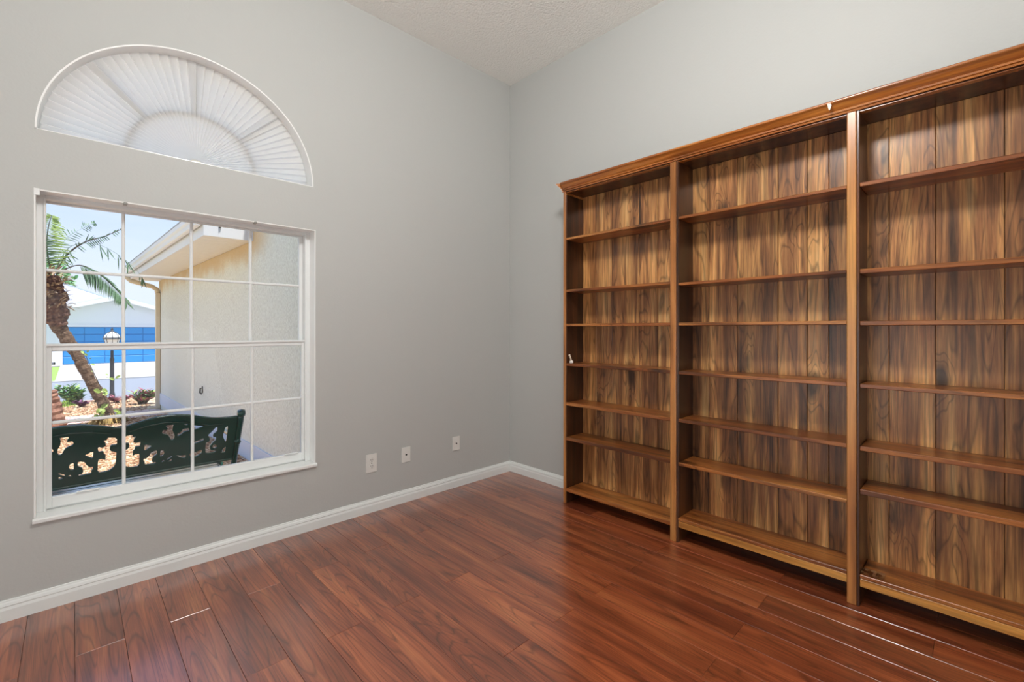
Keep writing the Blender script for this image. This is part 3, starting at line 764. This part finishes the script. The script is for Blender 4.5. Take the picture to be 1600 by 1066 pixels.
# raised rails and leaf relief on the back
part('bottom_rail', MB().tube([vt(-.6, .078, .004), vt(.6, .078, .004)], .010, 8), M_green, bn)
part('top_bead', MB().tube([vt(u, v-.004, .005) for u, v in [(-a, b) for a, b in half[::-1]]+half[1:]], .0085, 8), M_green, bn)
rl = MB()
for s_ in (-1, 1):
    rl.tube([vt(s_*u, v, -.002) for u, v in ((.04, .41), (.12, .435), (.21, .445), (.29, .435), (.36, .41), (.43, .385), (.50, .38))], .004, 6)
part('relief_scrolls', rl, M_green, bn)
for s_ in (-1, 1):
    pb = MB()
    pb.tube([vt(s_*.600, .445, .0), vt(s_*.602, .40, .0), vt(s_*.602, .30, .0), vt(s_*.600, .10, .0), vt(s_*.598, .0, .0), (BCX+s_*.598, .925, .08), (BCX+s_*.598, .86, -.08), (BCX+s_*.598, .80, zt(1))], [.017, .020, .018, .016, .018, .020, .019, .022], 10)
    e_ = part('end_post', pb, M_green, bn, smooth=True)
    part('finial', MB().lathe([(.002, -.022), (.022, -.020), (.027, 0), (.022, .020), (.002, .024)], BCX+s_*.600, .694, .603, 12, 'X'), M_green, e_, smooth=True)
    part('front_leg', MB().tube([(BCX+s_*.60, 1.28, .19), (BCX+s_*.60, 1.31, .05), (BCX+s_*.60, 1.28, -.1), (BCX+s_*.60, 1.33, zt(1))], [.02, .017, .017, .022], 8), M_green, bn, smooth=True)
    part('armrest', MB().tube([(BCX+s_*.60, .775, .40), (BCX+s_*.60, .95, .425), (BCX+s_*.60, 1.15, .42), (BCX+s_*.60, 1.29, .39), (BCX+s_*.60, 1.32, .34), (BCX+s_*.60, 1.29, .27), (BCX+s_*.60, 1.28, .19)], [.018, .020, .021, .021, .018, .015, .016], 8), M_green, bn, smooth=True)
for k in range(6):
    y0 = .915+k*.066
    part('seat_slat', MB().box(BCX-.545, BCX+.545, y0, y0+.056, .185-.0008*k, .207-.0008*k, .006, 2), M_green, bn)
part('seat_rail', MB().box(BCX-.60, BCX+.60, .93, .955, .14, .174, .004), M_green, bn)
part('seat_rail', MB().box(BCX-.60, BCX+.60, 1.24, 1.265, .135, .170, .004), M_green, bn)

# lamp post
M_black = plain('dark_blue_gray_post_paint', '#33363f', .5)
lp = empty('lamp_post', (-1.885, 11.85, zt(11.85)), 'dark garden lamp post with a domed glass lantern', 'lamp')
LX, LY = -1.885, 11.85
part('post', MB().lathe([(.055, 0), (.055, .12), (.042, .16), (.038, .9), (.045, .95), (.03, 1.0), (.03, 1.16)], LX, LY, zt(LY), 12), M_black, lp, smooth=True)
lt = part('lantern_cage', MB().lathe([(.03, .66), (.09, .68), (.10, .70), (.03, .71)], LX, LY, 0, 16).lathe([(.165, .915), (.17, .925), (.17, .94), (.12, .945)], LX, LY, 0, 16).lathe([(.03, 1.085), (.05, 1.10), (.02, 1.13), (.028, 1.15), (.004, 1.21)], LX, LY, 0, 12), M_black, lp)
for k in range(8):
    a = 2*PI*k/8; ca, sa = math.cos(a), math.sin(a)
    part('lantern_rib', MB().tube([(LX+.09*ca, LY+.09*sa, .69), (LX+.15*ca, LY+.15*sa, .92)], .006, 5).tube([(LX+.165*ca, LY+.165*sa, .94), (LX+.14*ca, LY+.14*sa, 1.01), (LX+.09*ca, LY+.09*sa, 1.065), (LX+.035*ca, LY+.035*sa, 1.10)], .007, 5), M_black, lp)
M_opal = plain('frosted_white_glass', '#f2f5f6', .3)
part('glass_dome', MB().lathe([(.16, .94), (.135, 1.01), (.085, 1.062), (.03, 1.095)], LX, LY, 0, 20), M_opal, lp, smooth=True)
part('glass_body', MB().lathe([(.085, .70), (.145, .915)], LX, LY, 0, 8), M_opal, lp)

# neighbour house across the road
M_siding = plain('white_siding_paint', '#e9e9ee', .7)
M_blue = plain('blue_garage_paint', '#2d8fd6', .5)
M_blued = plain('blue_garage_groove', '#2470b6', .6)
nh = empty('garage_house', (-1, 33, -.83), 'white house with wide blue garage door across the road', 'house')
GY = 33.0; GXL, GXR = -2.97, 1.42; GZ0, GZ1 = -.83, 1.30
apx, apz, slope = -.72, 3.02, .30
fw = MB()
fw.prism([(GXR, GZ0), (3.2, GZ0), (3.2, apz-slope*(3.2-apx)), (apx, apz), (-8.5, apz-slope*.0-2.0*0-0.0), (-8.5, 2.0), (-3.4, 2.2), (GXL-.0, 2.2), (GXL, GZ1), (GXR, GZ1)][0:4]+[(-3.2, apz-slope*2.48), (-3.2, GZ1), (GXR, GZ1)], 'Y', GY, GY+.25)
part('gable_wall', fw, M_siding, nh)
part('wall', MB().box(-12, GXL, GY+.0, GY+6, GZ0+.16, 2.25), M_siding, nh)
part('foundation', MB().box(-12, GXL-.35, GY+.02, GY+6, GZ0, GZ0+.16), plain('gray_foundation', '#8f9097', .8), nh)
for k in range(14):
    part('siding_board', MB().box(-7.5, GXL-.28, GY-.022, GY, GZ0+.17+k*.15, GZ0+.17+k*.15+.142, .004), M_siding, nh)
part('corner_trim', MB().box(GXL-.28, GXL+.0, GY-.035, GY, GZ0, 1.42), M_siding, nh)
part('door_header', MB().box(GXL, GXR, GY-.035, GY, GZ1, GZ1+.13), M_siding, nh)
gd = part('garage_door', MB().box(GXL+.01, GXR-.01, GY+.07, GY+.12, GZ0, GZ1), M_blued, nh)
nsx = 5
for j in range(5):
    for i in range(nsx):
        xa = GXL+.02+(GXR-GXL-.04)*i/nsx; xb = xa+(GXR-GXL-.04)/nsx
        za = GZ0+.01+(GZ1-GZ0-.02)*j/5; zb = za+(GZ1-GZ0-.02)/5
        part('door_panel', MB().box(xa+.012, xb-.012, GY+.045, GY+.071, za+.015, zb-.015, .012), M_blue, gd)
M_nroof = plain('white_tile_roof', '#b9c2d2', .6)
for s_ in (-1, 1):
    dx = 4.3 if s_ > 0 else 2.95
    y0, y1 = GY-.45, GY+7
    part('roof_slope', MB().prism([(apx, apz+.16), (apx+s_*dx, apz+.16-slope*dx), (apx+s_*dx, apz-slope*dx), (apx, apz)], 'Y', y0, y1), M_nroof, nh)
    part('rake_board', MB().prism([(apx, apz+.10), (apx+s_*(dx+.02), apz+.10-slope*dx), (apx+s_*(dx+.02), apz-.13-slope*dx), (apx, apz-.13)], 'Y', y0-.06, y0), M_siding, nh)
# main house roof behind, higher, its right slope running down behind the garage gable
part('main_roof', MB().prism([(-7.6, 5.75), (.8, 2.55), (.8, 2.48), (-7.6, 5.66), (-14, 2.4), (-14, 2.6)], 'Y', GY+3.0, GY+10), M_nroof, nh)
part('main_gable', MB().prism([(-7.6, 5.64), (-.2, 2.845), (-.2, 1.9), (-13, 1.9), (-13, 2.6)], 'Y', GY+2.98, GY+9), M_siding, nh)

# ------------------------------------------------------------------ plants
M_leafg = plain('fresh_green_leaf', '#8fa552', .5, var=.2, bscale=3)
M_frond = plain('palm_frond_green', '#5b7a5c', .5, var=.3, bscale=2)
M_frond_b = plain('pale_frond_green', '#9db468', .5, var=.3, bscale=3)
M_stem = plain('palm_stem_dark', '#4c4438', .7)
for m_ in (M_leafg, M_frond, M_frond_b):
    pass
def mk_bark(name, c1, c2, c3, sc, st):
    M = NT(name, Roughness=.9); tc = M.n('TexCoord')
    v = M.n('VectorMath', {'operation': 'MULTIPLY'}, i0=tc.outputs['Object'], i1=(1.0, 1.0, st))
    n1 = M.n('TexNoise', None, Vector=v.outputs[0], Scale=sc, Detail=6.0, Roughness=.7)
    M.set('Base Color', M.ramp(n1.outputs['Fac'], [(.32, lin(c1)), (.5, lin(c2)), (.68, lin(c3))]))
    M.bump(n1.outputs['Fac'], .9, .03); return M.m
M_bark = mk_bark('palm_bark', '#36261c', '#6b5140', '#a48b72', 26, 2.2)
M_boot = mk_bark('palm_boot_fibre', '#3a2420', '#6f4c42', '#a0806a', 22, 1.2)
M_brown = plain('dry_leaf_base', '#b59a7e', .8, var=.3, bscale=8)
pm = empty('palm_tree', (-2.09, 7.2, zt(7.2)), 'leaning palm tree with shaggy brown crown and arching fronds', 'palm')
PTS = [(-2.14, 7.15, -.42), (-2.165, 7.15, -.22), (-2.235, 7.15, 0.02), (-2.345, 7.15, .30), (-2.45, 7.15, .58), (-2.555, 7.15, .82), (-2.65, 7.15, 1.03), (-2.73, 7.15, 1.22), (-2.77, 7.15, 1.34)]
RD = [.105, .090, .074, .072, .074, .078, .082, .088, .09]
def lump_tube(pts, rad, seg, sub, amp, fq):
    P = []; Rr = []
    for i in range(len(pts)-1):
        for k in range(sub):
            f = k/sub; a, b = Vector(pts[i]), Vector(pts[i+1]); P.append(a.lerp(b, f)); Rr.append(rad[i]*(1-f)+rad[i+1]*f)
    P.append(Vector(pts[-1])); Rr.append(rad[-1])
    Rr = [r_*(1+(.06 if i % 2 else -.03)) for i, r_ in enumerate(Rr)]
    mb = MB().tube(P, Rr, seg)
    for v in mb.bm.verts: v.co += Vector((mnoise.noise(v.co*fq), mnoise.noise(v.co*fq+Vector((9, 0, 0))), 0))*amp
    return mb
part('trunk', lump_tube(PTS, RD, 14, 5, .022, 9), M_bark, pm)
part('fibrous_crown', lump_tube([(-2.72, 7.15, 1.20), (-2.76, 7.15, 1.34), (-2.80, 7.15, 1.55), (-2.83, 7.15, 1.78), (-2.85, 7.15, 1.96)], [.10, .15, .165, .175, .13], 16, 5, .05, 7), M_boot, pm)
lb = MB(); rnd = random.Random(3)
for k in range(260):
    a = rnd.uniform(0, 2*PI); z = rnd.uniform(1.45, 2.05); cx_ = -2.76-(z-1.34)*.14
    r0 = .15; d = Vector((math.cos(a), math.sin(a), 0)); p = Vector((cx_, 7.15, z))+d*(r0-.01)
    lnn = rnd.uniform(.10, .24); tip = p+d*lnn*.75+Vector((rnd.uniform(-.04, .04), 0, lnn*rnd.uniform(-.3, .6)))
    lb.leaf(p, tip, rnd.uniform(.025, .05), Vector((0, 0, 1))+d*.3, .1)
part('leaf_base_stubs', lb, M_brown, pm)
def frond(name, pts, n, l0, l1, mat, droop=.8, width=.016, side=(0, 1, 0), both=True, start=.12, seed=0, stem=.011, skip=0.0, ang=.5):
    rn = random.Random(seed)
    P = [Vector(p) for p in pts]
    # Catmull-Rom resample
    Q = []
    for i in range(len(P)-1):
        p0 = P[max(i-1, 0)]; p1 = P[i]; p2 = P[i+1]; p3 = P[min(i+2, len(P)-1)]
        for k in range(8):
            t = k/8; Q.append(.5*((2*p1)+(-p0+p2)*t+(2*p0-5*p1+4*p2-p3)*t*t+(-p0+3*p1-3*p2+p3)*t**3))
    Q.append(P[-1]); m = len(Q)-1
    sp_ = part(name, MB().tube(Q, [stem*(1-.75*i/m) for i in range(m+1)], 6), M_stem if stem > .006 else mat, pm)
    lf = MB()
    for i in range(n):
        f = start+(1-start)*i/(n-1)
        if rn.random() < skip: continue
        idx = min(int(f*m), m-1); q = Q[idx].lerp(Q[idx+1], f*m-idx); d = (Q[idx+1]-Q[idx]).normalized()
        ln = (l0*(1-f)+l1*f)*(.45+.55*math.sin(PI*min(1, f*.9+.12)))*rn.uniform(.8, 1.15)
        sd = Vector(side).normalized()
        upv = sd.cross(d).normalized()
        for s_ in ((-1, 1) if both else (1,)):
            dirv = (d*ang+upv*s_*.55+sd*rn.uniform(-.3, .3)+Vector((0, 0, -droop))).normalized()
            lf.leaf(q, q+dirv*ln, width, sd, -.05*s_, .1)
    part('leaflets', lf, mat, sp_)
Yp = 7.1
frond('frond', [(-2.74, Yp, 2.06), (-2.62, Yp+.05, 2.32), (-2.42, Yp-.05, 2.52), (-2.20, Yp-.1, 2.63), (-1.98, Yp-.15, 2.78)], 34, .16, .10, M_frond, .6, .016, seed=2, skip=.45, stem=.016)
frond('frond', [(-2.76, Yp, 2.02), (-2.60, Yp-.15, 2.40), (-2.30, Yp-.3, 2.46), (-2.02, Yp-.35, 2.30), (-1.80, Yp-.4, 2.05), (-1.74, Yp-.4, 1.90)], 30, .26, .22, M_frond, 1.6, .018, seed=5, skip=.6, stem=.004)
frond('frond', [(-2.74, Yp-.1, 1.98), (-2.62, Yp-.35, 2.06), (-2.47, Yp-.5, 2.10), (-2.28, Yp-.6, 1.98), (-2.08, Yp-.65, 1.74), (-1.97, Yp-.7, 1.56)], 44, .34, .30, M_frond, .75, .017, seed=8, start=.38, stem=.010, ang=.55)
frond('frond', [(-2.80, Yp, 2.0), (-2.84, Yp-.2, 2.35), (-2.82, Yp-.4, 2.62), (-2.78, Yp-.55, 2.78)], 40, .34, .22, M_frond_b, .5, .018, seed=11, start=.15)
frond('frond', [(-2.82, Yp, 1.98), (-2.92, Yp-.2, 2.25), (-2.98, Yp-.4, 2.50), (-3.02, Yp-.5, 2.7)], 34, .34, .22, M_frond, .5, .018, seed=12, start=.15)
frond('frond', [(-2.9, Yp, 1.98), (-3.2, Yp+.1, 2.35), (-3.6, Yp, 2.45), (-3.95, Yp, 2.2)], 40, .42, .3, M_frond, .7, .024, seed=13, start=.15)
frond('frond', [(-2.85, Yp+.1, 2.0), (-2.95, Yp+.5, 2.35), (-3.05, Yp+.9, 2.4), (-3.1, Yp+1.2, 2.2)], 40, .40, .3, M_frond_b, .7, .024, side=(1, 0, 0), seed=14, start=.15)
frond('frond', [(-2.85, Yp, 2.0), (-3.05, Yp-.4, 2.2), (-3.25, Yp-.8, 2.1), (-3.4, Yp-1.0, 1.8)], 40, .40, .3, M_frond, .7, .024, side=(1, 0, 0), seed=15, start=.15)
frond('frond', [(-2.76, Yp, 2.04), (-2.66, Yp+.3, 2.55), (-2.42, Yp+.5, 2.84), (-2.30, Yp+.6, 2.94)], 26, .14, .10, M_frond, .3, .014, seed=17, skip=.5, stem=.003)
# fibrous root skirt at the base of the palm
rs = MB(); rnd = random.Random(9)
for k in range(260):
    a = rnd.uniform(0, 2*PI); r0 = rnd.uniform(.10, .22); b0 = Vector((-2.15+r0*math.cos(a)*1.0, 7.12+r0*math.sin(a)*.8, zt(7.1)+rnd.uniform(.03, .16)*(1-r0*2.5)+.02))
    rs.leaf(b0+Vector((0, 0, .05)), b0+Vector((math.cos(a)*.10, math.sin(a)*.08, -.07)), .018, (0, 0, 1), .05)
part('root_skirt', rs, plain('dry_root_fibre', '#a68c58', .9, var=.35, bscale=10), pm)
# climbing leaves on the trunk
cv = empty('climbing_vine', (-2.15, 7.0, zt(7)), 'bright yellow-green vine leaves climbing the leaning palm trunk', 'vine')
rnd = random.Random(4)
for (x, z, w_, n_) in ((-2.19, .17, .16, 3), (-2.05, .34, .10, 2), (-2.20, -.10, .15, 4), (-2.22, -.22, .12, 5), (-1.985, -.16, .11, 5), (-2.0, -.24, .09, 3), (-2.40, .78, .08, 3), (-2.36, .66, .06, 2), (-2.30, .48, .05, 2), (-2.16, .42, .05, 2)):
    for k in range(n_):
        p = Vector((x-.035+rnd.uniform(-.04, .04), 6.98+rnd.uniform(-.04, .03), z+rnd.uniform(-.04, .04))); a = rnd.uniform(-.9, .9)
        tip = p+Vector((math.sin(a)*w_, rnd.uniform(-.08, .0), w_*(.2+.35*rnd.random())*(-1 if rnd.random() < .4 else 1)))
        part('leaf', MB().leaf(p, tip, w_*.5, (0, -1, .5), .08), M_leafg, cv)
part('vine_stem', MB().tube([(-2.08, 7.03, -.3), (-2.18, 6.99, 0), (-2.27, 6.99, .3), (-2.38, 6.99, .62), (-2.44, 6.99, .8)], .005, 5), M_stem, cv)

# broad brown palm stump at the left edge of the view
st2 = empty('cut_palm', (-2.79, 6.25, zt(6.2)), 'thick reddish-brown palm trunk cut by the left window edge', 'palm')
part('trunk', lump_tube([(-2.75, 6.2, -.45), (-2.765, 6.2, -.25), (-2.79, 6.2, -.02), (-2.82, 6.2, .18), (-2.85, 6.2, .30)], [.18, .165, .145, .125, .11], 16, 5, .035, 7), mk_bark('red_brown_boot', '#5a3a30', '#8c6252', '#b58e78', 9, 1.2), st2)
part('upper_trunk', lump_tube([(-2.85, 6.2, .28), (-2.93, 6.25, .55), (-3.08, 6.3, 1.0), (-3.25, 6.4, 1.7), (-3.4, 6.5, 2.4)], [.075, .08, .08, .08, .08], 12, 5, .02, 8), M_boot, st2)
cf = MB(); rnd = random.Random(21)
for k in range(14):
    a = 2*PI*k/14; d = Vector((math.cos(a), math.sin(a), 0)); c0 = Vector((-3.4, 6.5, 2.4))
    for q in range(16):
        f = q/15; p = c0+d*(1.1*f)+Vector((0, 0, .5*math.sin(PI*f*.8)-.4*f)); wdir = d.cross(Vector((0, 0, 1)))
        if p.x > -3.0: continue
        for s_ in (-1, 1): cf.leaf(p, p+(wdir*s_*.7+d*.4+Vector((0, 0, -.5)))*.28, .022, (0, 0, 1), -.05)
part('crown_fronds', cf, M_frond, st2)

def shrub(name, c, n, spread, height, leafl, leafw, mats, label, seed, lean=(0, 0), group=None):
    t = empty(name, (c[0], c[1], zt(c[1])), label, 'shrub', group); rn = random.Random(seed)
    z0 = zt(c[1]); sm = MB(); lfs = [MB() for _ in mats]
    for k in range(n):
        a = rn.uniform(0, 2*PI); rr = spread*math.sqrt(rn.random()); hh = height*rn.uniform(.55, 1)*(1-.35*rr/spread)
        top = Vector((c[0]+rr*math.cos(a)+lean[0]*hh, c[1]+rr*math.sin(a)*.7+lean[1]*hh, z0+hh)); b = Vector((c[0]+rr*.25*math.cos(a), c[1]+rr*.25*math.sin(a), z0))
        sm.tube([b, b.lerp(top, .5)+Vector((0, 0, .03)), top], [.008, .006, .003], 5)
        for q in range(9):
            f = rn.uniform(.35, 1.0); p = b.lerp(top, f); aa = rn.uniform(0, 2*PI)
            d = Vector((math.cos(aa), math.sin(aa), rn.uniform(.1, .9))).normalized(); i = rn.randrange(len(mats))
            lfs[i].leaf(p, p+d*leafl*rn.uniform(.7, 1.2), leafw, Vector((0, 0, 1))+d*.2, .08)
    part('stems', sm, M_stem, t)
    for m_, l_ in zip(mats, lfs): part('foliage', l_, m_, t)
    return t
M_dg = plain('mid_green_leaf', '#6b9a68', .5, var=.3, bscale=5)
M_lg = plain('pale_green_leaf', '#9cb86a', .5, var=.25, bscale=5)
M_red = plain('maroon_leaf', '#8d5062', .5, var=.3, bscale=5)
M_pink = plain('pink_leaf', '#b06a78', .5, var=.3, bscale=5)
shrub('green_shrub', (-2.46, 10.9), 34, .26, .56, .12, .06, [M_dg, M_dg, M_lg], 'leaning green leafy shrub left of the lamp post', 31, lean=(-.45, 0))
shrub('green_shrub', (-2.17, 11.2), 12, .16, .30, .09, .045, [M_dg, M_stem], 'low dull green plant just behind the palm trunk', 32)
shrub('red_shrub', (-1.50, 9.75), 40, .26, .36, .14, .045, [M_red, M_red, M_lg, M_dg, M_pink], 'clump of maroon and green leafy shrub beside the downspout', 33)
shrub('red_shrub', (-1.80, 10.6), 16, .22, .18, .11, .04, [M_red, M_red, M_pink], 'low maroon plant right beside the lamp post foot', 34)
shrub('purple_plant', (-2.43, 10.25), 10, .10, .16, .09, .05, [plain('purple_leaf', '#6c3a5c', .5)], 'small purple plant in front of leaning green shrub', 35)
gp = MB(); rnd = random.Random(41)
for k in range(1600):
    x = rnd.uniform(-3.6, -2.42)+rnd.gauss(0, .03); y = rnd.uniform(10.0, 11.7)
    if y < 10.0+(x+3.6)*.55: continue
    z = zt(y); a = rnd.uniform(0, 6.28)
    gp.leaf((x, y, z-.01), (x+.03*math.cos(a), y+.03*math.sin(a), z+rnd.uniform(.04, .09)), .016, (math.sin(a), -math.cos(a), .2), .1)
tag(part('grass', gp, plain('grass_blades', '#8db04a', .7, var=.3, bscale=4)), 'short green grass patch at the edge of the gravel', 'grass', kind='stuff')
# distant tree, left above the roof line
dt = empty('distant_tree', (-6.2, 48, -.86), 'distant dark green tree showing above the white roof', 'tree'); fo = MB(); rnd = random.Random(51)
for k in range(1500):
    a = rnd.uniform(0, 2*PI); b = rnd.uniform(-PI/2, PI/2); rr = 2.6*rnd.random()**.33
    p = Vector((-5.6+rr*math.cos(a)*math.cos(b)*1.25, 48+rr*math.sin(a)*math.cos(b), 4.6+rr*math.sin(b)*.8))
    d = Vector((rnd.uniform(-1, 1), rnd.uniform(-1, 1), rnd.uniform(-.6, .8))).normalized()
    fo.leaf(p, p+d*.5, .28, Vector((rnd.uniform(-1, 1), -1, rnd.uniform(0, 1))), .1)
part('foliage', fo, M_dg, dt)
part('trunk', MB().tube([(-5.6, 48, -.9), (-5.6, 48, 2.0), (-5.5, 48, 4.0)], [.25, .2, .12], 10), M_bark, dt)
